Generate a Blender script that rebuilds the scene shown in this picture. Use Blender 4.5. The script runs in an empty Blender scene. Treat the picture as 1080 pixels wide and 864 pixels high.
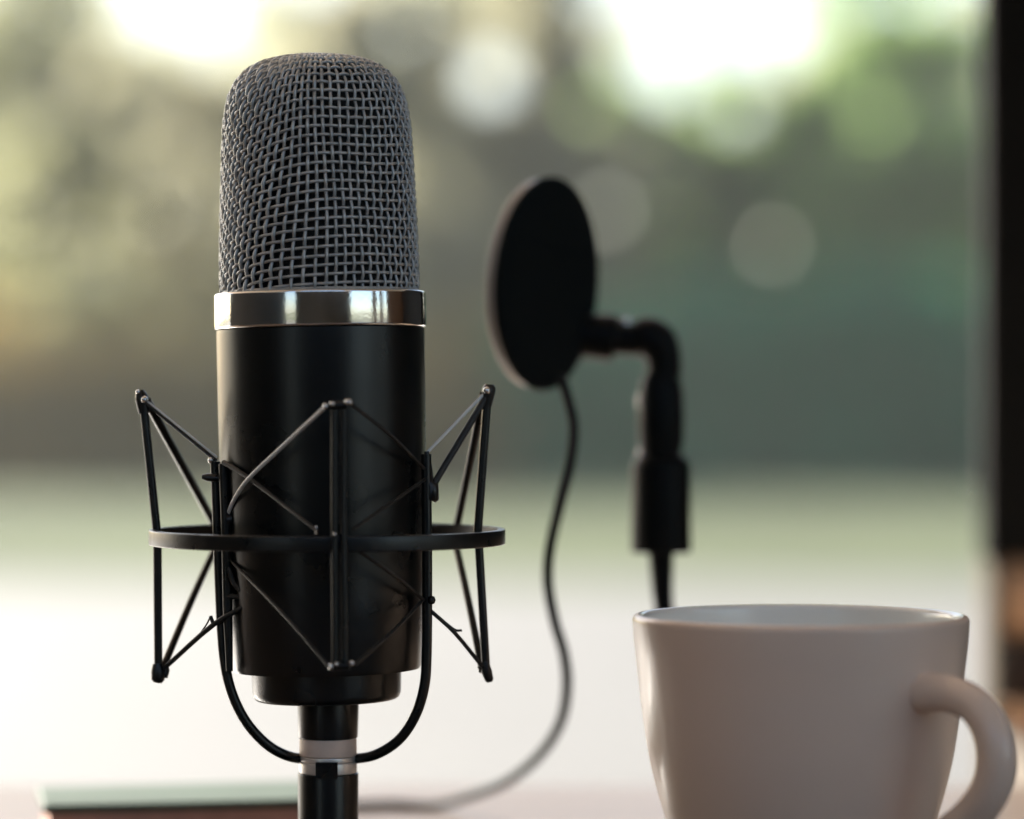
import bpy, math, random
from mathutils import Vector, Matrix

random.seed(11)
R = math.radians
PI = math.pi
scene = bpy.context.scene
col = scene.collection

F = 3200.0            # focal length in photo pixels (photo 1080 x 864)
CX, CY = 540.0, 432.0
EYE = 0.892           # camera height
TABLE = 0.767          # table top height
DM = 0.75             # distance of the microphone axis


def P(px, py, d):
    """world point seen at photo pixel (px, py) at distance d"""
    return Vector(((px - CX) * d / F, d, EYE + (CY - py) * d / F))


# ------------------------------------------------------------------ helpers
class MB:
    def __init__(self):
        self.v, self.f, self.tint = [], [], None

    def add(self, verts, faces):
        n = len(self.v)
        self.v.extend(tuple(p) for p in verts)
        self.f.extend(tuple(i + n for i in q) for q in faces)

    def box(self, x0, x1, y0, y1, z0, z1):
        self.add([(x0, y0, z0), (x1, y0, z0), (x1, y1, z0), (x0, y1, z0),
                  (x0, y0, z1), (x1, y0, z1), (x1, y1, z1), (x0, y1, z1)],
                 [(0, 3, 2, 1), (4, 5, 6, 7), (0, 1, 5, 4), (1, 2, 6, 5), (2, 3, 7, 6), (3, 0, 4, 7)])

    def lathe(self, prof, c=(0, 0, 0), n=96, mat=None, close=False):
        """prof: list of (r, z); r == 0 at the ends makes a pole"""
        base = len(self.v)
        rings = []
        for r, z in prof:
            if r < 1e-7:
                rings.append([len(self.v)])
                p = Vector((0, 0, z))
                self.v.append(tuple((mat @ p if mat else p) + Vector(c)))
            else:
                ids = []
                for k in range(n):
                    a = 2 * PI * k / n
                    p = Vector((r * math.cos(a), r * math.sin(a), z))
                    ids.append(len(self.v))
                    self.v.append(tuple((mat @ p if mat else p) + Vector(c)))
                rings.append(ids)
        pairs = list(zip(rings[:-1], rings[1:]))
        if close:
            pairs.append((rings[-1], rings[0]))
        for a, b in pairs:
            if len(a) == 1 and len(b) == 1:
                continue
            for k in range(n):
                k2 = (k + 1) % n
                if len(a) == 1:
                    self.f.append((a[0], b[k2], b[k]))
                elif len(b) == 1:
                    self.f.append((a[k], a[k2], b[0]))
                else:
                    self.f.append((a[k], a[k2], b[k2], b[k]))

    def tube(self, pts, rad, n=12, flat=1.0, up=None, smooth=0, closed=False):
        """sweep a round section along pts; rad number or list; flat squashes along the second frame axis"""
        pts = [Vector(p) for p in pts]
        rads = list(rad) if isinstance(rad, (list, tuple)) else [rad] * len(pts)
        if smooth:
            pts, rads = catmull(pts, rads, smooth)
        m = len(pts)
        if up is None:
            t = (pts[1] - pts[0]).normalized()
            up = Vector((0, 0, 1)) if abs(t.z) < .9 else Vector((1, 0, 0))
        nrm = Vector(up)
        base = len(self.v)
        for i in range(m):
            if closed:
                t = (pts[(i + 1) % m] - pts[i - 1])
            else:
                t = pts[min(i + 1, m - 1)] - pts[max(i - 1, 0)]
            t.normalize()
            nrm = (nrm - t * nrm.dot(t))
            if nrm.length < 1e-6:
                nrm = t.orthogonal()
            nrm.normalize()
            b = t.cross(nrm)
            for k in range(n):
                a = 2 * PI * k / n
                self.v.append(tuple(pts[i] + nrm * (math.cos(a) * rads[i]) + b * (math.sin(a) * rads[i] * flat)))
        rng = m if closed else m - 1
        for i in range(rng):
            i2 = (i + 1) % m
            for k in range(n):
                k2 = (k + 1) % n
                self.f.append((base + i * n + k, base + i * n + k2, base + i2 * n + k2, base + i2 * n + k))
        if not closed:
            self.f.append(tuple(base + k for k in reversed(range(n))))
            self.f.append(tuple(base + (m - 1) * n + k for k in range(n)))

    def build(self, name, mat, parent=None, angle=40, world=True):
        me = bpy.data.meshes.new(name)
        off = Vector((0, 0, 0))
        if parent is not None and world:
            p = parent
            while p is not None:
                off = off + p.location
                p = p.parent
        me.from_pydata([tuple(Vector(q) - off) for q in self.v], [], self.f)
        me.materials.append(mat)
        me.validate()
        me.shade_smooth()
        if angle is not None:
            me.set_sharp_from_angle(angle=R(angle))
        if self.tint is not None:
            at = me.attributes.new('tint', 'FLOAT', 'FACE')
            at.data.foreach_set('value', self.tint)
        o = bpy.data.objects.new(name, me)
        col.objects.link(o)
        if parent is not None:
            o.parent = parent
        return o


def catmull(pts, rads, k):
    out, ro = [], []
    m = len(pts)
    for i in range(m - 1):
        p0, p1, p2, p3 = pts[max(i - 1, 0)], pts[i], pts[i + 1], pts[min(i + 2, m - 1)]
        if i == 0:
            p0 = p1 * 2 - p2
        if i == m - 2:
            p3 = p2 * 2 - p1
        for j in range(k):
            t = j / k
            out.append(.5 * ((2 * p1) + (p2 - p0) * t + (2 * p0 - 5 * p1 + 4 * p2 - p3) * t * t
                             + (3 * p1 - p0 - 3 * p2 + p3) * t ** 3))
            ro.append(rads[i] * (1 - t) + rads[i + 1] * t)
    out.append(pts[-1])
    ro.append(rads[-1])
    return out, ro


def rounded(prof, rad, seg=4):
    """round the inner corners of a profile polyline"""
    out = [prof[0]]
    for i in range(1, len(prof) - 1):
        a, b, c = Vector(prof[i - 1]), Vector(prof[i]), Vector(prof[i + 1])
        r = rad[i] if isinstance(rad, (list, tuple)) else rad
        r = min(r, (a - b).length * .49, (c - b).length * .49)
        if r <= 0:
            out.append(tuple(b))
            continue
        p, q = b + (a - b).normalized() * r, b + (c - b).normalized() * r
        for k in range(seg + 1):
            t = k / seg
            out.append(tuple(p * (1 - t) ** 2 + b * (2 * t * (1 - t)) + q * t * t))
    out.append(prof[-1])
    return out


def empty(name, loc, label, cat, group=None):
    o = bpy.data.objects.new(name, None)
    o.empty_display_size = .02
    col.objects.link(o)
    o.location = loc
    tag(o, label, cat, group)
    return o


def tag(o, label, cat, group=None):
    o['label'] = label
    o['category'] = cat
    if group:
        o['group'] = group


# ---------------------------------------------------------------- materials
def mat(name, color, rough=.5, metal=0., spec=.5, var=0., vscale=40., rvar=0., bump=0., bscale=400., coat=0., sheen=0.,
        dark=None, detail=4.):
    m = bpy.data.materials.new(name)
    m.use_nodes = True
    nt = m.node_tree
    b = nt.nodes['Principled BSDF']
    b.inputs['Base Color'].default_value = (*color, 1)
    b.inputs['Roughness'].default_value = rough
    b.inputs['Metallic'].default_value = metal
    b.inputs['Specular IOR Level'].default_value = spec
    b.inputs['Coat Weight'].default_value = coat
    b.inputs['Coat Roughness'].default_value = .06
    b.inputs['Sheen Weight'].default_value = sheen
    tc = nt.nodes.new('ShaderNodeTexCoord')
    if var or dark or rvar:
        n = nt.nodes.new('ShaderNodeTexNoise')
        n.inputs['Scale'].default_value = vscale
        n.inputs['Detail'].default_value = detail
        nt.links.new(tc.outputs['Object'], n.inputs['Vector'])
    if var or dark:
        rp = nt.nodes.new('ShaderNodeValToRGB')
        d = dark or tuple(c * (1 - var) for c in color)
        l = color if dark else tuple(min(1, c * (1 + var)) for c in color)
        rp.color_ramp.elements[0].position = .3
        rp.color_ramp.elements[1].position = .7
        rp.color_ramp.elements[0].color = (*d, 1)
        rp.color_ramp.elements[1].color = (*l, 1)
        nt.links.new(n.outputs['Fac'], rp.inputs['Fac'])
        nt.links.new(rp.outputs['Color'], b.inputs['Base Color'])
    if rvar:
        mr = nt.nodes.new('ShaderNodeMapRange')
        mr.inputs['From Min'].default_value = .3
        mr.inputs['From Max'].default_value = .7
        mr.inputs['To Min'].default_value = max(.02, rough - rvar)
        mr.inputs['To Max'].default_value = rough + rvar
        nt.links.new(n.outputs['Fac'], mr.inputs['Value'])
        nt.links.new(mr.outputs['Result'], b.inputs['Roughness'])
    if bump:
        n2 = nt.nodes.new('ShaderNodeTexNoise')
        n2.inputs['Scale'].default_value = bscale
        n2.inputs['Detail'].default_value = 3
        nt.links.new(tc.outputs['Object'], n2.inputs['Vector'])
        bp = nt.nodes.new('ShaderNodeBump')
        bp.inputs['Strength'].default_value = bump
        bp.inputs['Distance'].default_value = .0004
        nt.links.new(n2.outputs['Fac'], bp.inputs['Height'])
        nt.links.new(bp.outputs['Normal'], b.inputs['Normal'])
    return m


def wood(name, c1, c2, rough, scale=(2, 30, 30), spec=.5):
    m = bpy.data.materials.new(name)
    m.use_nodes = True
    nt = m.node_tree
    b = nt.nodes['Principled BSDF']
    b.inputs['Roughness'].default_value = rough
    b.inputs['Specular IOR Level'].default_value = spec
    tc = nt.nodes.new('ShaderNodeTexCoord')
    mp = nt.nodes.new('ShaderNodeMapping')
    mp.inputs['Scale'].default_value = scale
    n = nt.nodes.new('ShaderNodeTexNoise')
    n.inputs['Scale'].default_value = 1.6
    n.inputs['Detail'].default_value = 6
    n.inputs['Distortion'].default_value = .8
    rp = nt.nodes.new('ShaderNodeValToRGB')
    rp.color_ramp.elements[0].position = .3
    rp.color_ramp.elements[1].position = .72
    rp.color_ramp.elements[0].color = (*c1, 1)
    rp.color_ramp.elements[1].color = (*c2, 1)
    nt.links.new(tc.outputs['Object'], mp.inputs['Vector'])
    nt.links.new(mp.outputs['Vector'], n.inputs['Vector'])
    nt.links.new(n.outputs['Fac'], rp.inputs['Fac'])
    nt.links.new(rp.outputs['Color'], b.inputs['Base Color'])
    return m


def leaf_mat(name, dark, light, trans, tw=.5):
    """leaves differ from leaf to leaf; sun shines through them"""
    m = bpy.data.materials.new(name)
    m.use_nodes = True
    nt = m.node_tree
    out = nt.nodes['Material Output']
    b = nt.nodes['Principled BSDF']
    b.inputs['Roughness'].default_value = .55
    b.inputs['Specular IOR Level'].default_value = .3
    at = nt.nodes.new('ShaderNodeAttribute')
    at.attribute_name = 'tint'
    rp = nt.nodes.new('ShaderNodeValToRGB')
    rp.color_ramp.elements[0].color = (*dark, 1)
    rp.color_ramp.elements[1].color = (*light, 1)
    tr = nt.nodes.new('ShaderNodeBsdfTranslucent')
    mx = nt.nodes.new('ShaderNodeMix')
    mx.data_type = 'RGBA'
    mx.blend_type = 'MULTIPLY'
    mx.inputs['Factor'].default_value = 1
    mx.inputs['B'].default_value = (*trans, 1)
    ms = nt.nodes.new('ShaderNodeMixShader')
    ms.inputs['Fac'].default_value = tw
    nt.links.new(at.outputs['Fac'], rp.inputs['Fac'])
    nt.links.new(rp.outputs['Color'], b.inputs['Base Color'])
    nt.links.new(rp.outputs['Color'], mx.inputs['A'])
    nt.links.new(mx.outputs['Result'], tr.inputs['Color'])
    nt.links.new(b.outputs['BSDF'], ms.inputs[1])
    nt.links.new(tr.outputs['BSDF'], ms.inputs[2])
    nt.links.new(ms.outputs['Shader'], out.inputs['Surface'])
    return m


M = {
    'wire': mat('woven_wire', (.47, .49, .49), .42, .5, var=.2, vscale=260),
    'screen': mat('inner_screen', (.035, .038, .04), .9, spec=.1),
    'chrome': mat('chrome', (.78, .76, .73), .10, 1., rvar=.035, vscale=120, bump=.05, bscale=900),
    'body': mat('satin_black', (.0028, .0038, .0040), .29, spec=.45, rvar=.03, vscale=70, bump=.06, bscale=2600),
    'black': mat('black_powder_coat', (.0025, .0034, .0036), .32, spec=.5, rvar=.06, vscale=200, bump=.1, bscale=1800),
    'cord': mat('elastic_cord', (.78, .80, .78), .38, spec=.5, bump=.2, bscale=2500),  # pale base colour holds the highlight on these cords
    'cord_dark': mat('dark_elastic_cord', (.012, .013, .013), .5, bump=.2, bscale=2500),
    'steel': mat('clip_steel', (.75, .76, .76), .25, 1.),
    'rose': mat('brushed_copper_band', (.84, .67, .56), .5, .0, var=.10, vscale=160),
    'silver': mat('brushed_silver', (.80, .77, .73), .35, .6, var=.15, vscale=240),
    'pop': mat('black_fabric', (.008, .011, .0115), .95, spec=.08, sheen=0.),
    'popplastic': mat('matte_black_plastic', (.003, .004, .0042), .45, spec=.12, rvar=.05, vscale=90),
    'hoop': mat('hoop_plastic', (.26, .25, .24), .4, spec=.5),
    'cable': mat('cable_rubber', (.025, .028, .026), .75, spec=.15),
    'mug': mat('glazed_ceramic', (.88, .72, .605), .32, spec=.5, var=.015, vscale=30, coat=.22, bump=.03, bscale=160),
    'lining': mat('sky_pale_glaze', (.84, .86, .84), .2, spec=.5, coat=.25),  # white stands in for the sky reflected inside the mug
    'book_cover': mat('sage_cover', (.062, .092, .071), .7, spec=.15, var=.06, vscale=60),
    'book_pages': mat('leather_edge', (.58, .31, .235), .6, var=.15, vscale=90),
    'table': wood('pale_wood', (.140, .104, .080), (.176, .134, .106), .36, (2.2, 34, 34)),
    'tan': wood('tan_timber', (.62, .37, .21), (.72, .46, .28), .5, (30, 30, 3)),
    'brown': wood('dark_brown_timber', (.022, .010, .006), (.045, .02, .012), .5, (30, 30, 3)),
    'cream': mat('cream_paint', (.70, .62, .52), .5, var=.03),
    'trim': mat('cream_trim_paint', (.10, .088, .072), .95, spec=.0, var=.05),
    'postblack': mat('black_paint', (.002, .003, .0036), .7, spec=.1, rvar=.05),
    'shade_ceiling': wood('shade_ceiling_board', (.76, .68, .60), (.82, .75, .67), .6, (3, 22, 22)),
    'unseen_wall': wood('unseen_dark_wall', (.022, .023, .023), (.038, .039, .038), .6, (3, 3, 26)),
    'bounce_plaster': mat('cream_bounce_plaster', (.85, .78, .70), .7, var=.03),
    'unseen_wallwarm': wood('unseen_warm_wall', (.13, .075, .045), (.20, .12, .075), .6, (3, 3, 26)),
    'deck': wood('deck_board', (.42, .33, .26), (.52, .42, .34), .55, (3, 24, 24)),
    'terrace': mat('pale_paving', (.138, .133, .121), .75, var=.07, vscale=.9),
    'bounce_patio': mat('bounce_patio_stone', (.64, .59, .53), .75, var=.08, vscale=1.3),
    'lawn': mat('lawn_grass', (.100, .116, .066), .95, var=.28, vscale=.6, spec=.05, detail=8),
    'bark': mat('bark', (.085, .07, .055), .9, var=.35, vscale=9),
}
L = {
    'olive': leaf_mat('olive_leaf', (.12, .12, .07), (.21, .21, .135), (3.1, 3.1, 2.8), .64),
    'straw': leaf_mat('straw_leaf', (.14, .132, .088), (.23, .22, .16), (3.0, 3.0, 2.8), .64),
    'green': leaf_mat('green_leaf', (.10, .145, .07), (.20, .245, .125), (3.0, 3.2, 2.4), .64),
    'teal': leaf_mat('blue_green_leaf', (.03, .17, .09), (.06, .26, .145), (1.2, 2.0, 1.6), .42),
    'brown': leaf_mat('brown_green_leaf', (.26, .20, .085), (.37, .29, .135), (2.0, 1.9, 1.5), .5),
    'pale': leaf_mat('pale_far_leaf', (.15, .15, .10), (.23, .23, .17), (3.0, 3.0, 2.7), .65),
}

# -------------------------------------------------------- setting: the ground
def sheet(name, pts, z, m):
    b = MB()
    b.add([(x, y, z) for x, y in pts], [tuple(range(len(pts)))])
    o = b.build(name, m, angle=None)
    o['kind'] = 'structure'
    return o


sheet('lawn', [(-200, -200), (200, -200), (200, 250), (-200, 250)], -.012, M['lawn'])
sheet('terrace', [(-40, -14), (40, -14), (40, 14.4), (12, 15.0), (0, 15.6), (-12, 16.6), (-40, 17.5)], -.006, M['terrace'])
sheet('bounce_patio', [(-16, 3.11), (16, 3.11), (16, 6.7), (-16, 6.7)], -.002, M['bounce_patio'])  # added out of view to bounce sunlight up under the porch
sheet('deck', [(-4, -1.5), (4, -1.5), (4, 3.1), (-4, 3.1)], 0, M['deck'])

# added unseen porch: its roof shades the table, its openings stripe the chrome
b = MB()
b.box(-4.2, 4.2, -1.7, 3.42, 2.6, 2.75)
b.build('shade_ceiling', M['shade_ceiling'])['kind'] = 'structure'
YA, YB = -1.55, -1.40
DADO = 1.42
lo, hi = MB(), MB()                       # dark below for the reflections, pale above for bounce light
for x0, x1 in ((-1.60, -.95), (1.55, 2.0)):
    lo.box(x0, x1, YA, YB, .004, .30)
    hi.box(x0, x1, YA, YB, 2.5, 2.598)
lo.box(-.95, 1.55, YA, YB, .004, DADO)
hi.box(-.95, 1.55, YA, YB, DADO, 1.50)
hi.box(-.95, 1.55, YA, YB, 2.52, 2.598)
hi.box(-.95, -.80, YA, YB, 1.50, 2.52)
hi.box(1.30, 1.55, YA, YB, 1.50, 2.52)
# added left side ends here so the body edge reflects the bright outdoors
lo.box(-1.75, -1.60, YA, 1.30, .004, DADO)
hi.box(-1.75, -1.60, YA, 1.30, DADO, 2.598)
lo.box(.3105, 2.0, 1.252, 1.285, .004, DADO)  # added dark panel, keeps the body's right edge dark
hi.box(.3105, 2.0, 1.252, 1.285, DADO, 2.598)
lo.build('unseen_wall', M['unseen_wall'])['kind'] = 'structure'
# added right side, its openings placed for the stripes in the collar
lo = MB()
for ya, yb in ((-.36, -.20), (.04, .16), (.40, 1.285)):
    lo.box(2.0, 2.15, ya, yb, .004, DADO)
    hi.box(2.0, 2.15, ya, yb, DADO, 2.598)
for ya, yb in ((YA, -.36), (-.20, .04), (.16, .40)):
    lo.box(2.0, 2.15, ya, yb, .004, .30)
    hi.box(2.0, 2.15, ya, yb, 2.5, 2.598)
lo.build('unseen_wall', M['unseen_wallwarm'])['kind'] = 'structure'
hi.build('unseen_wall', M['bounce_plaster'])['kind'] = 'structure'

# ------------------------------------------------------------------- table
t = empty('table', (0, .66, 0), 'pale wooden table with the microphone, mug and notebook standing on it', 'table')
b = MB()
x0, x1, y0, y1, z0, z1, e = -1.0, 1.0, .16, 1.013, TABLE - .03, TABLE, .004
b.add([(x0, y0, z0), (x1, y0, z0), (x1, y1, z0), (x0, y1, z0),
       (x0, y0, z1 - e), (x1, y0, z1 - e), (x1, y1, z1 - e), (x0, y1, z1 - e),
       (x0 + e, y0 + e, z1), (x1 - e, y0 + e, z1), (x1 - e, y1 - e, z1), (x0 + e, y1 - e, z1)],
      [(3, 2, 1, 0), (0, 1, 5, 4), (1, 2, 6, 5), (2, 3, 7, 6), (3, 0, 4, 7),
       (4, 5, 9, 8), (5, 6, 10, 9), (6, 7, 11, 10), (7, 4, 8, 11), (8, 9, 10, 11)])
b.build('tabletop', M['table'], t, angle=25)
for sx in (-.92, .92):
    for sy in (.24, .93):
        b = MB()
        b.lathe([(0, .002), (.02, .002), (.03, z0 - .002), (0, z0 - .002)], (sx, sy, 0), 20)
        b.build('leg', M['table'], t)

# -------------------------------------------------------------- microphone
S = DM / F
mic_base = P(344.8, 738, DM)
mic = empty('microphone', mic_base, 'large black studio microphone with grey wire mesh head and chrome collar', 'microphone')
def zz(y):
    return (738 - y) * S

# body
b = MB()
prof = [(0, zz(347) + .0006), (104, zz(347) + .0006), (109.3, zz(347.5)), (109.5, zz(352)), (109.3, zz(430)), (108.2, zz(520)), (105, zz(620)), (100.5, zz(702)), (99, zz(705.5)), (0, zz(705.5))]
b.lathe([(r * S if r > 0 else 0, z) for r, z in prof], n=160)
body = b.build('body', M['body'], mic, world=False, angle=35)
b = MB()
pr = rounded([(0, zz(705.3)), (79, zz(705.3)), (78.5, zz(738)), (0, zz(738))], [0, 0, .0020, 0], 6)
pr = [(r * S if i not in (0,) else 0, z) for i, (r, z) in enumerate(pr)]
pr = rounded([(0, zz(705.3)), (79 * S, zz(705.3)), (78 * S, zz(738)), (0, zz(738))], [0, 0, 9 * S, 0], 6)
b.lathe(pr, n=128)
b.build('base_cap', M['body'], mic, world=False, angle=35)
# collar
b = MB()
pr = rounded([(95 * S, zz(309)), (111.5 * S, zz(309)), (111.8 * S, zz(346.6)), (95 * S, zz(346.6))], [0, 3 * S, 3 * S, 0], 5)
b.lathe(pr, n=192)
b.build('collar', M['chrome'], mic, world=False, angle=50)
# grille: woven wire over a surface of revolution
gp = [(103, 311), (102.8, 285), (101.8, 240), (100, 195), (98.4, 158), (96.2, 128), (91.5, 104), (83.5, 87), (71, 74), (55, 66.6), (36, 62.6), (18, 60.6), (2, 60)]
gpts, _ = catmull([Vector((r * S, 0, zz(y))) for r, y in gp], [0] * len(gp), 12)
arc = [0]
for p, q in zip(gpts, gpts[1:]):
    arc.append(arc[-1] + (q - p).length)


def gsurf(s):
    s = max(0, min(arc[-1] - 1e-9, s))
    lo, hi = 0, len(arc) - 1
    while hi - lo > 1:
        md = (lo + hi) // 2
        if arc[md] <= s:
            lo = md
        else:
            hi = md
    k = (s - arc[lo]) / max(1e-12, arc[hi] - arc[lo])
    p = gpts[lo].lerp(gpts[hi], k)
    tn = (gpts[hi] - gpts[lo]).normalized()
    return p.x, p.z, tn.z, -tn.x          # r, z, normal r, normal z


NU = 70
PITCH = 9.5 * S
NR = int(arc[-1] / PITCH)
SKEW = R(40)


def gpoint(uc, vr, off):
    """uc column position, vr row position"""
    u = 2 * PI * uc / NU
    s = vr * PITCH
    f = s / arc[-1]
    a = ((u + PI / 2 + PI) % (2 * PI)) - PI          # 0 towards the camera, negative to the left
    w = 0.
    if -2.6 < a < .1:
        w = math.sin(PI * min(1, max(0, (a + 2.6) / 2.7))) ** 1.0
    th = u + SKEW * w * (f - .45) + .012 * math.sin(3 * f * PI + 5 * u)
    aw = a if a > -1.9 else max(0., -1.9 + (-1.9 - a) * 1.5) - 1.9 if False else max(a, -1.9)
    ramp = .18 * math.log1p(math.exp(-(aw + .32) / .18))
    if a < -1.9:
        ramp *= max(0., 1 - (-1.9 - a) / 1.2)
    s -= .42 * 102 * S * ramp * (1 - min(1, max(0, (f - .55) / .4)) ** 2)
    s2 = s + PITCH * (.16 * math.sin(2 * u + 1.3) + .12 * math.sin(5 * th + 6 * f)) * (0.3 + .7 * math.sin(PI * min(1, f + .05)))
    r, z, nr, nz = gsurf(s2)
    r += nr * off
    z += nz * off
    return Vector((r * math.cos(th), r * math.sin(th), z))


b = MB()
AMP, WR = .00028, .00040
for j in range(NU):
    pts = []
    n = NR * 4
    for k in range(n + 1):
        v = k / 4
        pts.append(gpoint(j, v, AMP * math.cos(PI * (v + j))))
    ca = math.cos(2 * PI * j / NU - (PI + .5))          # 1 on the left flank, where the mesh is pressed tighter
    b.tube(pts, WR + .00010 * max(0., ca), 6)
for i in range(1, NR):
    pts = []
    n = NU * 4
    for k in range(n):
        c = k / 4
        pts.append(gpoint(c, i, AMP * math.cos(PI * (i + c + 1))))
    b.tube(pts, WR, 6, closed=True, up=Vector((0, 0, 1)))
gr = b.build('grille', M['wire'], mic, world=False, angle=None)
b = MB()
core = [(max(0, p.x - .0021), p.z - .0026 * max(0., min(1., (p.z - zz(170)) / (zz(75) - zz(170))))) for p in gpts[:-1]]
core = [(r, z) for r, z in core if r > .0004]
core = [(0, core[0][1])] + core + [(0, core[-1][1])]
b.lathe(core, n=96)
b.build('inner_screen', M['screen'], gr, world=False, angle=60)
# rolled rim where the mesh meets the collar
b = MB()
b.lathe([(101.5 * S, zz(311)), (104.6 * S, zz(311)), (105 * S, zz(308.2)), (103.8 * S, zz(306.4)), (101.5 * S, zz(306.6))], n=160, close=True)
b.build('grille_rim', M['wire'], mic, world=False)
mic.rotation_euler = (0, R(-1.0), 0)

# --------------------------------------------------------- microphone stand
sx = mic_base.x + 1.2 * S
sroot = empty('microphone_stand', (sx, DM, TABLE), 'black microphone stand tube with copper and silver bands under the microphone', 'stand')


def zw(y, d=DM):
    return EYE + (CY - y) * d / F


c = (sx, DM, 0)
b = MB()
b.lathe(rounded([(0, zw(738.6)), (32.5 * S, zw(738.6)), (31.5 * S, zw(778)), (0, zw(778))], [0, 1.5 * S, 1.5 * S, 0], 3), c, 96)
b.build('neck', M['body'], sroot)
b = MB()
b.lathe(rounded([(0, zw(777.8)), (30 * S, zw(777.8)), (30.4 * S, zw(797)), (0, zw(797))], [0, 1.5 * S, 1.5 * S, 0], 3), c, 96)
b.build('copper_band', M['rose'], sroot)
b = MB()
b.lathe(rounded([(0, zw(796.8)), (29.6 * S, zw(796.8)), (29.6 * S, zw(803)), (0, zw(803))], [0, 1.5 * S, 1.5 * S, 0], 3), c, 96)
b.build('washer', M['silver'], sroot)
b = MB()
b.lathe(rounded([(0, zw(802.8)), (30.6 * S, zw(802.8)), (30.6 * S, zw(815)), (0, zw(815))], [0, 1.5 * S, 1.5 * S, 0], 3), c, 96)
b.build('silver_band', M['silver'], sroot)
b = MB()
b.box(sx - 11 * S, sx + 12 * S, DM - 33.4 * S, DM - 24 * S, zw(818), zw(800.5))
b.build('clamp_lug', M['body'], sroot)
b = MB()
b.lathe(rounded([(0, zw(814.8)), (32 * S, zw(814.8)), (32 * S, TABLE + .009), (0, TABLE + .009)], [0, 1.5 * S, 0, 0], 3), c, 96)
b.build('tube', M['body'], sroot)
b = MB()
b.lathe(rounded([(0, TABLE + .011), (.040, TABLE + .010), (.045, TABLE + .0005), (0, TABLE + .0005)], [0, .004, .001, 0], 4), c, 96)
b.build('foot_plate', M['black'], sroot)

# -------------------------------------------------------------- shock mount
rx = (345.5 - CX) * S
RR = 187.5 * S
zr = zw(566)
sm = empty('shock_mount', (rx, DM, zw(801)), 'black spider shock mount cradling the microphone with ring and elastic cords', 'shock mount')
b = MB()
b.lathe(rounded([(RR - 7.5 * S, zr + 8 * S), (RR, zr + 8 * S), (RR, zr - 8 * S), (RR - 7.5 * S, zr - 8 * S), (RR - 7.5 * S, zr + 8 * S)], 1.6 * S, 3), (rx, DM, 0), 160)
b.build('ring', M['black'], sm, angle=50)


def dp(dpx):
    return DM + dpx * S


# yoke in a plane a little in front of the body
YD = dp(-40)
ypx = [(227, 487), (229, 540), (231, 600), (234, 665), (238, 705), (246, 735), (260, 762), (280, 784), (300, 796), (320, 800.5), (345, 801.5), (372, 800.5),
       (396, 796), (420, 781), (437, 757), (447, 727), (450, 690), (450.5, 600), (450, 540), (449.5, 479)]
b = MB()
yd = lambda x: dp(-40 * min(1., max(0., (abs(x - 346) - 26) / 72.)) ** .7)
b.tube([P(x, y, yd(x)) for x, y in ypx], 5.4 * S, 16, flat=1.0, up=Vector((0, 1, 0)), smooth=5)
yoke = b.build('yoke', M['black'], sm, angle=60)
b = MB()
b.tube([P(236, 489, dp(-50)), P(238.5, 560, dp(-50)), P(240, 640, dp(-50)), P(242, 708, dp(-50))], [5.6 * S, 5.4 * S, 5.2 * S, 3.6 * S], 14)
b.build('clamp_rod', M['black'], sm, angle=60)
b = MB()
b.tube([P(213, 503, dp(-44)), P(219, 503.5, dp(-44)), P(234, 505, dp(-44))], [2.2 * S, 4.2 * S, 4 * S], 12)
b.build('thumb_screw', M['black'], sm, angle=60)
b = MB()
b.tube([P(240, 549, dp(-50)), P(248, 546, dp(-50)), P(249.5, 545.5, dp(-50))], [6.5 * S, 6.5 * S, 4 * S], 12)
b.build('rod_lug', M['black'], sm, angle=60)
b = MB()
b.tube([P(450, 476, dp(-38)), P(451, 490, dp(-38)), P(452, 508, dp(-38)), P(455, 512, dp(-38)), P(455.5, 527, dp(-38)), P(455, 528, dp(-38))], [2.5 * S, 4.5 * S, 5.5 * S, 7.5 * S, 7.5 * S, 5 * S], 14)
b.build('cord_hook', M['black'], sm, angle=60)


def strut(pts, r, r2=None, m='black', name='strut'):
    bb = MB()
    n = len(pts)
    rr = [r + ((r2 or r) - r) * i / (n - 1) for i in range(n)]
    bb.tube(pts, [x * S for x in rr], 12, smooth=4 if n > 2 else 0)
    return bb.build(name, M[m], sm, angle=60)


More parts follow.
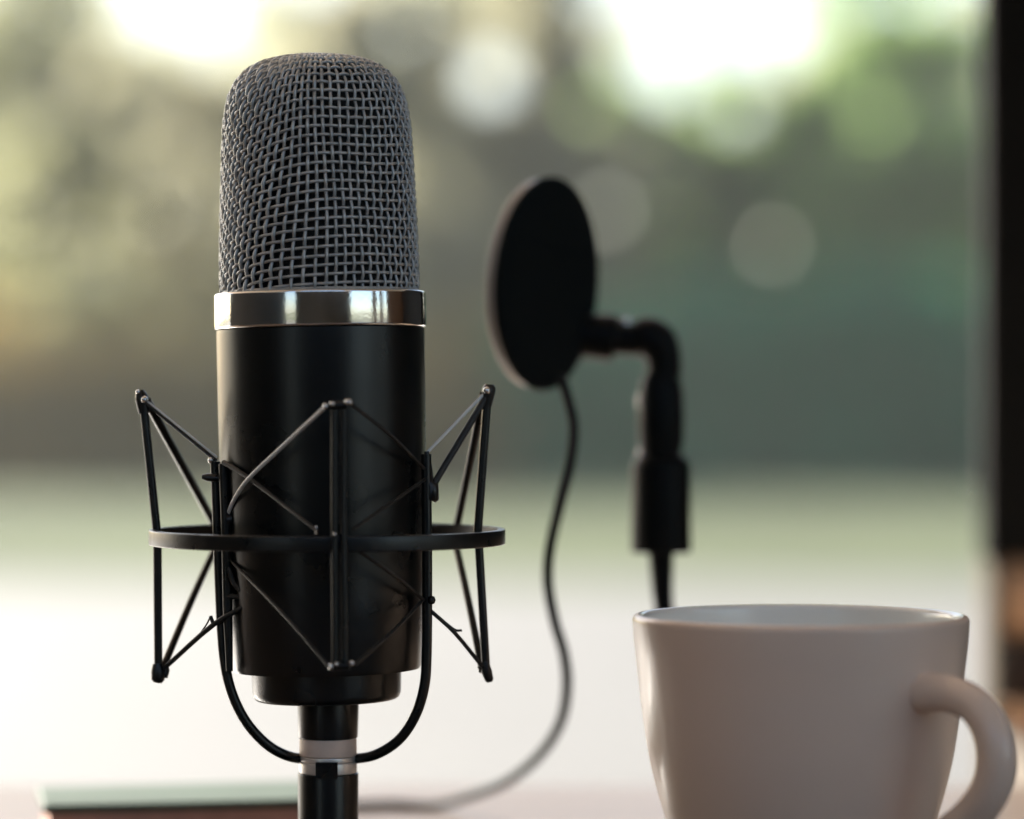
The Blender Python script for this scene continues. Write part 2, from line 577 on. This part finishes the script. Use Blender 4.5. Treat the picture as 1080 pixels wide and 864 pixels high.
# side towers: one strut through the ring, one leaning to the back of the ring, mirrored below
for side, (tx, ty, fx, fxb, bx, by, hx, hy, kx) in {
        -1: (150.5, 420, 166, 166.5, 167, 710, 222, 553, 224), 1: (514.5, 413, 503.5, 505, 513, 712, 473, 549, 476)}.items():
    top, bot = P(tx, ty, dp(-6)), P(bx, by, dp(-6))
    # ring point at the given screen x, far side
    ox = (hx - 345.5) * S
    dbk = DM + math.sqrt(RR ** 2 - ox ** 2) - 3 * S
    bk = Vector((rx + ox * dbk / DM, dbk, zr))
    strut([top, P(fx, 566, dp(-6))], 4.6, 4.6)
    strut([P(fx if side < 0 else fxb, 574, dp(-6)), bot], 4.6, 4.4)
    strut([top + Vector((.0010 * -side, 0, -.0006)), bk], 5.0 if side < 0 else 4.4, 4.4)
    strut([bk + Vector((.0004 * -side, 0, -8 * S)), (bk + bot) / 2 + Vector((.0006 * -side, 0, 0)), bot + Vector((.0010 * -side, 0, .001))], 4.2, 4.0)
    # moulded tips with steel clips
    bb = MB()
    if side < 0:
        bb.tube([P(147, 412.5, dp(-6)), P(149.5, 420, dp(-6)), P(152, 436, dp(-6))], [4.5 * S, 7.5 * S, 6 * S], 14, smooth=4)
    else:
        bb.tube([P(516, 405.5, dp(-6)), P(515.5, 411, dp(-6)), P(512.5, 428, dp(-6))], [4.5 * S, 7.2 * S, 6 * S], 14, smooth=4)
    tip = bb.build('strut_tip', M['black'], sm, angle=60)
    bb = MB()
    if side < 0:
        for q, r in ((P(152.5, 421.5, dp(-14)), 4.0), (P(145.5, 413.5, dp(-10)), 2.8)):
            bb.lathe([(0, -r * S), (r * S * .7, -r * S * .7), (r * S, 0), (r * S * .7, r * S * .7), (0, r * S)], q, 12)
    else:
        q, r = P(513.5, 412, dp(-14)), 4.2
        bb.lathe([(0, -r * S), (r * S * .7, -r * S * .7), (r * S, 0), (r * S * .7, r * S * .7), (0, r * S)], q, 12)
    bb.build('clip', M['steel'], tip, angle=80)
    bb = MB()
    if side < 0:
        bb.tube([P(166, 700, dp(-8)), P(166.5, 708, dp(-8)), P(166.5, 717, dp(-8)), P(166, 720, dp(-8))], [5 * S, 7.2 * S, 7.2 * S, 4.5 * S], 14)
        bb.tube([P(174, 702, dp(-4)), P(173.5, 707, dp(-4)), P(173, 715, dp(-4))], [4 * S, 5.5 * S, 4 * S], 12)
    else:
        bb.tube([P(511.5, 698, dp(-8)), P(513, 708, dp(-8)), P(516, 717, dp(-8)), P(516.5, 719.5, dp(-8))], [4 * S, 5.8 * S, 4.6 * S, 3 * S], 14)
        bb.tube([P(506, 702, dp(-4)), P(510, 708, dp(-4))], [3.2 * S, 4 * S], 12)
    bb.build('strut_tip', M['black'], sm, angle=60)

# the front tower: two parallel bars crossing the ring, seen against the body
DF = dp(-187.5 - 4)
SF = DF / F
for fx in (352.5, 362.5):
    bb = MB()
    bb.tube([P(fx, 432, DF), P(fx, 566, DF), P(fx + 1, 699, DF)], 3.6 * SF, 12)
    bb.build('strut', M['black'], sm, angle=60)
# the back tower, mostly hidden by the body
DB = dp(187.5 - 4)
for fx in (340, 352):
    bb = MB()
    bb.tube([P(fx, 440, DB), P(fx, 566, DB), P(fx, 690, DB)], 4 * DB / F, 10)
    bb.build('strut', M['black'], sm, angle=60)


def bead(px, py, d, r, ry=1., m='steel', name='clip'):
    bb = MB()
    q = d / F
    bb.lathe([(0, -r * q * ry), (r * q * .75, -r * q * .7 * ry), (r * q, 0), (r * q * .75, r * q * .7 * ry), (0, r * q * ry)], P(px, py, d), 14)
    return bb.build(name, M[m], sm, angle=80)


bead(343, 428.5, DF - .001, 3.2, 1.2)
bead(350.5, 426, DF - .001, 3.4, .8)
bead(367.5, 424, DF - .001, 4.6, .8)
bead(349, 703, DF - .001, 2.6, 1.6)
bead(355, 700.5, DF - .001, 2.4, 1.1)
bead(371, 699.5, DF - .001, 3.0, 1.1)
bead(333.5, 559, DF + .004, 1.4, 3.8)
bead(353, 563.5, DF - .0008, 2.0)
bead(222.5, 485.5, dp(-46), 3.6)
bead(253, 601, dp(-60), 2.4)
bead(455, 633, dp(-44), 4.6, 1.1, 'black')
# black joining blocks at the ends of the front tower
for q in ((357, 428), (360, 703)):
    bb = MB()
    bb.tube([P(q[0] - 11, q[1], DF + .0006), P(q[0] + 9, q[1] - 1, DF + .0006)], 4.6 * SF, 12)
    bb.build('strut_tip', M['black'], sm, angle=60)


def cord(pts, r=1.9, m='cord_dark', r2=None):
    bb = MB()
    n = len(pts)
    rr = [(r + ((r2 or r) - r) * i / (n - 1)) * S for i in range(n)]
    bb.tube(pts, rr, 10, smooth=4 if n > 2 else 0)
    return bb.build('elastic_cord', M[m], sm, angle=60)


cord([P(341, 431, DF), P(300, 469, dp(-140)), P(262, 505, dp(-100)), P(247, 527, dp(-66)), P(241, 541, dp(-52))], 2.0, 'cord', 2.4)
cord([P(371, 427, DF), P(412, 459, dp(-125)), P(447, 494, dp(-46))], 1.9)
cord([P(155, 426, dp(-10)), P(228, 486, dp(-44))], 2.2, 'cord_dark', 1.9)
cord([P(156, 424, dp(-10)), P(229, 482.5, dp(-44))], 1.3, 'cord')  # pale strand laid on the dark cord as its lit upper edge
cord([P(236, 488, dp(-54)), P(262, 504, dp(-90)), P(335, 560, dp(-178))], 3.0, 'cord_dark', 1.6)
cord([P(513, 418, dp(-8)), P(458, 510, dp(-38))], 3.6)
cord([P(511, 415, dp(-8)), P(451, 477, dp(-38))], 1.7, 'cord')
cord([P(449, 505, dp(-46)), P(420, 525, dp(-110)), P(373, 558, dp(-180))], 1.8)
cord([P(172, 706, dp(-8)), P(225, 659, dp(-46)), P(266, 636, dp(-66))], 2.6, 'cord_dark', 3.0)
cord([P(203, 679, dp(-30)), P(217, 660, dp(-40)), P(222, 650, dp(-44))], .9)
cord([P(222, 650, dp(-44)), P(226, 661, dp(-46))], 2.0)
cord([P(511, 706, dp(-8)), P(480, 668, dp(-30)), P(455, 645, dp(-42))], 2.2)
cord([P(487, 665, dp(-28)), P(480, 664.5, dp(-30)), P(470, 657, dp(-35))], 1.3)
cord([P(347, 703, DF), P(300, 649, dp(-150)), P(243, 591, dp(-52))], 1.7)
cord([P(374, 701, DF), P(415, 665, dp(-120)), P(447, 632, dp(-46))], 1.9)
cord([P(447, 633, dp(-46)), P(420, 610, dp(-110)), P(380, 582, dp(-176))], 1.9)
cord([P(241, 599, dp(-52)), P(249, 618, dp(-58)), P(267, 630, dp(-66))], 3.2)
cord([P(240, 629, dp(-52)), P(271, 631, dp(-66))], 3.2)

# --------------------------------------------------------------------- mug
DG = 0.72
G = DG / F
mx, mz = (844 - CX) * G, TABLE
mug = empty('mug', (mx, DG, TABLE), 'glazed off-white coffee mug with curved handle standing on the table', 'mug')
op = [(177, 654), (175.5, 676), (172.5, 702), (167, 750), (160, 796), (151, 834), (141.5, 866), (131, 902), (119, 936), (108, 962), (101, 975)]
o3, _ = catmull([Vector((r * G, 0, EYE + (CY - y) * G)) for r, y in op], [0] * len(op), 6)
outer = [(p.x, p.z) for p in o3]
TH = .0027
inner = [(max(.001, r - TH), z) for r, z in outer]
zr0 = outer[0][1]
rim = []
for k in range(1, 8):
    a = PI * k / 8
    rim.append((outer[0][0] - TH / 2 + TH / 2 * math.cos(a), zr0 + TH / 2 * math.sin(a)))
bot = [(0, TABLE + .0006), (86 * G, TABLE + .0006), (92 * G, TABLE + .001), (97 * G, TABLE + .0022)]
b = MB()
b.lathe(bot + list(reversed(outer)) + rim[:4], (mx, DG, 0), 160)
b.build('cup', M['mug'], mug, angle=70)
b = MB()
b.lathe(rim[3:] + [q for q in inner if q[1] > TABLE + .012] + [(78 * G, TABLE + .007), (0, TABLE + .0065)], (mx, DG, 0), 160)
b.build('lining', M['lining'], mug, angle=70)
# handle in a vertical plane turned towards the camera
PH = R(42)
dirh = Vector((math.sin(PH), -math.cos(PH), 0))
pn = Vector((math.cos(PH), math.sin(PH), 0))
cam = Vector((0, 0, EYE))


def on_handle(px, py):
    d = Vector(((px - CX) / F, 1, (CY - py) / F))
    tt = pn.dot(Vector((mx, DG, EYE)) - cam) / pn.dot(d)
    return cam + d * tt


hp = [(922, 738, 27), (942, 734, 25), (972, 731, 22.5), (1000, 732, 20.5), (1028, 744, 20), (1046, 770, 20.5), (1052, 802, 21), (1045, 833, 21), (1026, 860, 21), (998, 884, 22), (965, 903, 24), (935, 914, 27)]
b = MB()
b.tube([on_handle(x, y) for x, y, r in hp], [r * G * .93 for x, y, r in hp], 24, flat=1.05, up=Vector((0, 0, 1)), smooth=5)
b.build('handle', M['mug'], mug, angle=80)

# -------------------------------------------------------------- pop filter
DPF = 0.85
q = DPF / F
pc = P(579, 299.5, DPF)
pf = empty('pop_filter', (P(800, 600, .872).x, .872, TABLE), 'round black pop filter on a jointed stand behind the mug', 'pop filter')
AZ = R(62)
nv = Vector((math.sin(AZ), -math.cos(AZ), 0))            # the face that looks right and towards the camera
mrot = nv.to_track_quat('Z', 'Y').to_matrix()
roll = Matrix.Rotation(R(-4.4), 3, Vector((0, -1, 0)))
mrot = Matrix.Rotation(R(4.4), 3, Vector((0, 1, 0))) @ mrot
RP = 113 * q
b = MB()
b.lathe(rounded([(RP - .003, -.0046), (RP - .0008, -.0046), (RP - .0006, .0), (RP - .003, .0)], [0, .001, 0, 0], 4) , pc, 128, mrot, close=True)
b.build('hoop', M['hoop'], pf, angle=60)
b = MB()
b.lathe(rounded([(0, .0016), (RP - .005, .0016), (RP, .0008), (RP, -.0012), (RP - .0030, -.0020), (0, -.0020)], [0, .002, .001, .001, 0, 0], 4), pc, 128, mrot)
b.build('screen', M['pop'], pf, angle=60)
DA = .872
qa = DA / F
b = MB()
pp = [(602, 354, 22), (626, 355, 24), (640, 356, 25), (647, 356, 24), (652, 357, 18), (662, 358, 17), (670, 358, 18), (676, 357, 22), (685, 357, 23), (693, 362, 22), (698, 373, 20), (700, 386, 18.5), (700, 396, 18.5)]
b.tube([P(x, y, DA) for x, y, r in pp], [r * qa for x, y, r in pp], 20, up=Vector((0, 1, 0)), smooth=4)
b.build('arm', M['popplastic'], pf, angle=50)
ax = (697 - CX) * qa
BX = (800 - CX) * qa
b = MB()
b.lathe([(0, zw(392, DA)), (17 * qa, zw(393, DA)), (21 * qa, zw(402, DA)), (23.5 * qa, zw(415, DA)), (24.5 * qa, zw(440, DA)), (24 * qa, zw(466, DA)), (22 * qa, zw(474, DA)), (22 * qa, zw(482, DA)), (0, zw(482, DA))], (ax, DA, 0), 40)
b.build('joint', M['popplastic'], pf, angle=50)
b = MB()
b.lathe(rounded([(0, zw(480, DA)), (25 * qa, zw(480, DA)), (31 * qa, zw(490, DA)), (32 * qa, zw(583, DA)), (0, zw(583, DA))], [0, 3 * qa, 3 * qa, 3 * qa, 0], 4), (ax, DA, 0), 40)
b.build('adapter', M['popplastic'], pf, angle=50)
b = MB()
b.tube([P(697, 580, DA), P(697.5, 600, DA), P(699.5, 635, DA), P(708, 680, DA), P(745, 780, DA), Vector((BX, DA, TABLE + .007))],
       [14 * qa, 12.5 * qa, 10.5 * qa, 10 * qa, 10 * qa, 10 * qa], 20, smooth=4)
b.build('rod', M['popplastic'], pf, angle=50)
b = MB()
b.lathe(rounded([(0, TABLE + .010), (.020, TABLE + .009), (.023, TABLE + .0005), (0, TABLE + .0005)], [0, .004, .001, 0], 4), (BX, DA, 0), 64)
b.build('foot_plate', M['popplastic'], pf, angle=50)
# steel knobs put in for the glints of light on the joints
b = MB()
b.lathe(rounded([(0, .0022), (6 * qa, .0022), (6 * qa, -.003), (0, -.003)], [0, 2 * qa, 1 * qa, 0], 3), P(660, 343, DA), 20)
b.build('glint_knob', M['steel'], pf, angle=50)
for kx, ky in ((677, 423), (677, 480)):
    b = MB()
    b.lathe(rounded([(0, 5 * qa), (7 * qa, 5 * qa), (7 * qa, -5 * qa), (0, -5 * qa)], [0, 2 * qa, 2 * qa, 0], 3), P(kx, ky, DA), 16, Matrix.Rotation(R(90), 3, 'Y'))
    b.build('glint_knob', M['steel'], pf, angle=50)

# cable from the pop filter down onto the table behind the microphone
b = MB()
cp = [(592, 398, .845), (600, 425, .840), (605, 452, .838), (601, 490, .837), (590, 535, .838), (580, 578, .840), (578, 615, .843), (585, 655, .848),
      (595, 690, .855), (598, 725, .864), (591, 762, .876), (570, 795, .890), (538, 822, .908), (500, 838, .926)]
pts = [P(*p) for p in cp]
zc = TABLE + .0017
for px, d in ((455, .944), (415, .946), (380, .944), (345, .942), (280, .945), (200, .955)):
    pts.append(Vector(((px - CX) * d / F, d, zc)))
b.tube(pts, .0015, 12, up=Vector((0, 1, 0)), smooth=8)
cab = b.build('cable', M['cable'], angle=60)
tag(cab, 'thin dark cable hanging in a curve from the pop filter to the table', 'cable')

# ---------------------------------------------------------------- notebook
nb = empty('notebook', (P(180, 850, .87).x, .87, TABLE), 'small closed notebook with sage green top and reddish brown edge', 'notebook')
A = Vector((P(48, 850, .84).x, .84, 0))
ux = Vector((1, .2, 0)).normalized()
uy = Vector((-.2, 1, 0)).normalized()
WN, DN, ZT = .084, .044, EYE - (850 - CY) * .84 / F


def slab(x0, x1, y0, y1, z0, z1, name, m, e=.0008):
    bb = MB()
    v = []
    for z, i in ((z0, 0), (z1 - e, 0), (z1, e)):
        for x, y in ((x0 + i, y0 + i), (x1 - i, y0 + i), (x1 - i, y1 - i), (x0 + i, y1 - i)):
            w = A + ux * x + uy * y
            v.append((w.x, w.y, z))
    f = [(3, 2, 1, 0), (8, 9, 10, 11)]
    for k in range(4):
        k2 = (k + 1) % 4
        f += [(k, k2, 4 + k2, 4 + k), (4 + k, 4 + k2, 8 + k2, 8 + k)]
    bb.add(v, f)
    return bb.build(name, m, nb, angle=25)


slab(0, WN, 0, DN, TABLE + .0005, TABLE + .002, 'back_cover', M['book_pages'])
slab(.0012, WN - .0012, .0012, DN - .001, TABLE + .0021, ZT - .0022, 'page_block', M['book_pages'], .0002)
slab(-.0006, WN + .0006, -.0002, DN, ZT - .0021, ZT, 'front_cover', M['book_cover'])

# --------------------------------------------------------------- porch post
DP = 1.25
k = DP / F
po = empty('porch_post', ((1120 - CX) * k, DP, 0), 'black porch post with a cream strip on a stacked timber and cream pedestal', 'post')
X = lambda px: (px - CX) * k
b = MB(); b.box(X(1043), X(1330), DP, DP + .026, zw(590, DP), 2.598); b.build('shaft', M['postblack'], po, angle=None)
b = MB(); b.box(X(1050), X(1057.7), DP + .002, DP + .040, .001, zw(590.6, DP)); b.build('trim_sun_shield', M['trim'], po, angle=None)  # strip placed to keep the sun off the block sides
b = MB(); b.box(X(1058), X(1322), DP + .004, DP + .034, zw(676, DP), zw(590.3, DP)); b.build('tan_block', M['tan'], po, angle=None)
b = MB(); b.box(X(1058), X(1326), DP + .001, DP + .036, zw(741, DP), zw(676.3, DP)); b.build('brown_block', M['brown'], po, angle=None)
b = MB(); b.box(X(1058), X(1330), DP - .003, DP + .040, zw(764, DP), zw(741.3, DP)); b.build('tan_ledge', M['tan'], po, angle=None)
b = MB(); b.box(X(1058), X(1328), DP, DP + .038, .001, zw(764.3, DP)); b.build('pedestal', M['cream'], po, angle=None)

# ------------------------------------------------------------------- trees
def leaves(mb, c, rad, n, size, holes=(), squash=1.0, hollow=.15):
    for _ in range(n):
        for _try in range(6):
            d = Vector((random.gauss(0, 1), random.gauss(0, 1), random.gauss(0, 1))).normalized()
            rr = rad * (hollow + (1 - hollow) * random.random()) ** .6
            p = Vector(c) + Vector((d.x * rr, d.y * rr, d.z * rr * squash))
            if p.z < .02 or any((p.x / p.y - h[0]) ** 2 + ((p.z - EYE) / p.y - h[1]) ** 2 < h[2] ** 2 for h in holes):
                p = None
                continue
            break
        if p is None:
            continue
        s = size * random.uniform(.6, 1.35)
        a = Vector((random.gauss(0, 1), random.gauss(0, 1), random.gauss(0, .7))).normalized()
        t_ = a.orthogonal().normalized()
        t_.rotate(Matrix.Rotation(random.uniform(0, 2 * PI), 3, a))
        u_ = a.cross(t_)
        i = len(mb.v)
        mb.v += [tuple(p - t_ * s), tuple(p + u_ * s * .5 + a * s * .1), tuple(p + t_ * s), tuple(p - u_ * s * .5 + a * s * .1)]
        mb.f.append((i, i + 1, i + 2, i + 3))
        mb.tint.append(min(1, max(0, random.gauss(.5, .28))))




def tree(name, base, height, clumps, leafm, label, cat='tree', lean=0., size=.15, trunk=.16, group=None, dens=1.0):
    root = empty(name, (base[0], base[1], 0), label, cat, group)
    bx, by = base[0], base[1]
    height = min(height, max(c[2] for c in clumps) * .92)
    tb = MB()
    tp = [Vector((bx, by, -.01)), Vector((bx + lean * .2, by + .05, height * .25)), Vector((bx + lean * .5, by, height * .5)),
          Vector((bx + lean * .8, by - .06, height * .75)), Vector((bx + lean, by, height * .97))]
    tb.tube(tp, [trunk * 1.25, trunk, trunk * .8, trunk * .5, trunk * .12], 10, smooth=4)
    for (dx, dy, z, r, n) in clumps:
        h0 = max(height * .18, min(z - r * .8, height * .8))
        f = h0 / height
        s0 = Vector((bx + lean * f, by, h0))
        e0 = Vector((bx + dx, by + dy, z))
        md = s0.lerp(e0, .5) + Vector((0, 0, -.12 * r))
        tb.tube([s0, md, e0], [trunk * .42, trunk * .28, .015], 7, smooth=3)
    tb.build('trunk', M['bark'], root, angle=60)
    lb = MB()
    lb.tint = []
    for (dx, dy, z, r, n) in clumps:
        c0 = Vector((bx + dx, by + dy, z))
        # each clump is a few smaller sprays
        m = 7
        for _ in range(m):
            d = Vector((random.gauss(0, 1), random.gauss(0, 1), random.gauss(0, .8))).normalized() * r * random.uniform(.25, .75)
            leaves(lb, c0 + d, r * random.uniform(.38, .6), int(n * dens * (.40 if z > 3.2 else .62) / m), size, HOLES, hollow=.05)
    lb.build('crown', leafm, root, angle=None)
    return root


def wx(px, d):
    return (px - CX) * d / F


def wz(py, d):
    return EYE + (CY - py) * d / F


def clump(px, py, rpx, n, base, d, dd=0.):
    return (wx(px, d) - base[0], d + dd - base[1], wz(py, d), rpx * d / F, n)


# gaps between the sprays of leaves where the sky shows through
HOLES = [((px - CX) / F, (CY - py) / F, r / F) for px, py, r in
         ((517, 83, 27), (704, 84, 24), (778, 114, 19), (640, 225, 17), (815, 260, 15), (430, 25, 13), (165, 225, 13), (30, 225, 13))]


b0 = (wx(60, 37), 37.)
tree('olive_tree', b0, 6.8, [clump(20, 60, 120, 1500, b0, 37), clump(85, 190, 100, 2200, b0, 37), clump(-60, 170, 130, 900, b0, 37), clump(-20, 320, 120, 1100, b0, 37, .5),
     clump(110, 340, 90, 900, b0, 37, -.4), clump(-120, 20, 130, 700, b0, 37), clump(50, -60, 110, 900, b0, 37)], L['olive'],
     'dull olive tree at the left edge, beyond the lawn', lean=.2)
b0 = (wx(300, 38), 38.)
tree('straw_leaved_tree', b0, 6.2, [clump(180, 210, 90, 1500, b0, 38), clump(290, 150, 90, 1600, b0, 38), clump(400, 110, 85, 1700, b0, 38), clump(200, 310, 100, 1200, b0, 38, .4),
     clump(330, 280, 110, 1600, b0, 38), clump(440, 230, 100, 2000, b0, 38, -.3), clump(350, 60, 60, 900, b0, 38), clump(470, 30, 60, 900, b0, 38), clump(130, 100, 55, 900, b0, 38), clump(235, 105, 60, 1000, b0, 38), clump(440, 90, 60, 900, b0, 38), clump(385, 20, 60, 1400, b0, 38)], L['straw'],
     'pale straw coloured tree rising behind the microphone', lean=-.1)
b0 = (wx(560, 36), 36.)
tree('leafy_tree', b0, 7.0, [clump(520, 120, 80, 1700, b0, 36), clump(590, 50, 65, 1700, b0, 36, .3), clump(570, 180, 95, 2000, b0, 36), clump(640, 220, 95, 1900, b0, 36, .3),
     clump(500, 290, 100, 1700, b0, 36, -.3), clump(620, 310, 100, 1700, b0, 36), clump(550, -40, 90, 1300, b0, 36)], L['straw'],
     'olive green tree rising behind the round pop filter', lean=.25)
b0 = (wx(760, 37.5), 37.5)
tree('leafy_tree', b0, 6.4, [clump(700, 150, 80, 2200, b0, 37.5), clump(790, 160, 85, 2200, b0, 37.5, .3), clump(690, 240, 100, 1900, b0, 37.5), clump(800, 270, 105, 2100, b0, 37.5),
     clump(740, 330, 110, 1800, b0, 37.5, -.4), clump(860, 90, 75, 1900, b0, 37.5), clump(650, 115, 50, 900, b0, 37.5), clump(765, 100, 45, 800, b0, 37.5)], L['green'],
     'mid green tree between the pop filter and the dark post', lean=-.2)
b0 = (wx(960, 36.5), 36.5)
tree('leafy_tree', b0, 7.2, [clump(915, 50, 85, 2200, b0, 36.5), clump(960, 170, 100, 2400, b0, 36.5), clump(890, 220, 100, 1900, b0, 36.5, .3), clump(1000, 300, 110, 2000, b0, 36.5),
     clump(900, 330, 110, 1700, b0, 36.5), clump(1060, 150, 110, 1400, b0, 36.5), clump(1100, 220, 120, 1000, b0, 36.5), clump(910, -50, 85, 1500, b0, 36.5), clump(1000, 50, 60, 700, b0, 36.5)], L['green'],
     'tall green tree just left of the dark post', lean=.15)


def hedge(name, x0, x1, d, top, leafm, label, n):
    """an uneven row of grown-together shrubs"""
    lb = MB()
    lb.tint = []
    x = wx(x0, d)
    xe = wx(x1, d)
    while x < xe:
        h = top * random.uniform(.82, 1.12)
        r = random.uniform(.55, .8)
        for z in (.45, .45 + (h - 1.0) * .5, h - .55):
            leaves(lb, (x + random.uniform(-.15, .15), d + random.uniform(-.35, .35), z), r, n, .11, hollow=.3)
        leaves(lb, (x, d - .25 + random.uniform(-.15, .15), .24), .5, n // 3, .10, hollow=.3)
        x += r * .75
    o = lb.build(name, leafm, angle=None)
    o['label'] = label
    o['category'] = 'hedge'
    return o


hedge('hedge', -330, 545, 34.3, 1.95, L['brown'], 'brownish overgrown hedge along the far lawn edge, left half', 300)
hedge('hedge', 570, 1450, 34.3, 2.2, L['teal'], 'dark blue-green hedge along the far lawn edge, right half', 420)

# the wood far behind reads as one mass
lb = MB()
lb.tint = []
random.seed(5)
gaps = HOLES
x = -24.
while x < 24.:
    px = CX + x * F / 66
    h = 9.1 + random.uniform(-.35, .35) + (1.5 if px < 95 or 315 < px < 620 or px > 850 else 0)
    d = random.uniform(63, 69)
    for _ in range(15):
        r = random.uniform(.9, 1.5)
        z = random.uniform(.8, h - r * .8)
        leaves(lb, (x + random.uniform(-1.2, 1.2), d + random.uniform(-1.2, 1.2), z), r, int(110 * r * r), .24, gaps, hollow=.1)
    x += random.uniform(.9, 1.3)
wd = lb.build('far_wood', L['pale'], angle=None)
wd['kind'] = 'stuff'

# the backlit air between the porch and the trees
hm = bpy.data.materials.new('haze')
hm.use_nodes = True
nt = hm.node_tree
nt.nodes.remove(nt.nodes['Principled BSDF'])
pv = nt.nodes.new('ShaderNodeVolumePrincipled')
pv.inputs['Color'].default_value = (.93, .95, .92, 1)
pv.inputs['Density'].default_value = .0010
pv.inputs['Anisotropy'].default_value = .3
nt.links.new(pv.outputs['Volume'], nt.nodes['Material Output'].inputs['Volume'])
b = MB()
b.box(-205, 205, -205, 255, -1.0, 11.5)
b.build('haze', hm, angle=None)['kind'] = 'stuff'

# ------------------------------------------------------------------- light
SUN_EL, SUN_AZ = R(29), R(-38)         # azimuth from +Y, negative to the left
w = bpy.data.worlds.new('World')
scene.world = w
w.use_nodes = True
nt = w.node_tree
sky = nt.nodes.new('ShaderNodeTexSky')
sky.sky_type = 'NISHITA'
sky.sun_disc = False
sky.sun_elevation = SUN_EL
sky.sun_rotation = SUN_AZ
sky.dust_density = 1.2
sky.air_density = 1.0
sky.ozone_density = 1.0
nt.links.new(sky.outputs['Color'], nt.nodes['Background'].inputs['Color'])
nt.nodes['Background'].inputs['Strength'].default_value = .07
sl = bpy.data.lights.new('sun', 'SUN')
sl.energy = 5.0
sl.angle = R(.5)
sl.color = (1, .94, .85)
so = bpy.data.objects.new('sun', sl)
col.objects.link(so)
to_sun = Vector((math.cos(SUN_EL) * math.sin(SUN_AZ), math.cos(SUN_EL) * math.cos(SUN_AZ), math.sin(SUN_EL)))
so.rotation_euler = to_sun.to_track_quat('Z', 'Y').to_euler()

# ------------------------------------------------------------------ camera
cd = bpy.data.cameras.new('camera')
cd.sensor_width = 36
cd.lens = F / 1080 * 36
cd.clip_start = .02
cd.clip_end = 1500
cd.dof.use_dof = True
cd.dof.focus_distance = DM - .015
cd.dof.aperture_fstop = 5.0
co = bpy.data.objects.new('camera', cd)
co.location = (0, 0, EYE)
co.rotation_euler = (R(90), 0, 0)
col.objects.link(co)
scene.camera = co

scene.render.engine = 'CYCLES'
scene.cycles.use_denoising = True
scene.cycles.max_bounces = 14
scene.cycles.diffuse_bounces = 8
scene.cycles.glossy_bounces = 5
scene.cycles.transmission_bounces = 10
scene.cycles.caustics_reflective = False
scene.cycles.sample_clamp_indirect = 6
scene.view_settings.view_transform = 'Standard'
scene.view_settings.look = 'None'
scene.view_settings.exposure = 1.9
scene.view_settings.gamma = 1.0
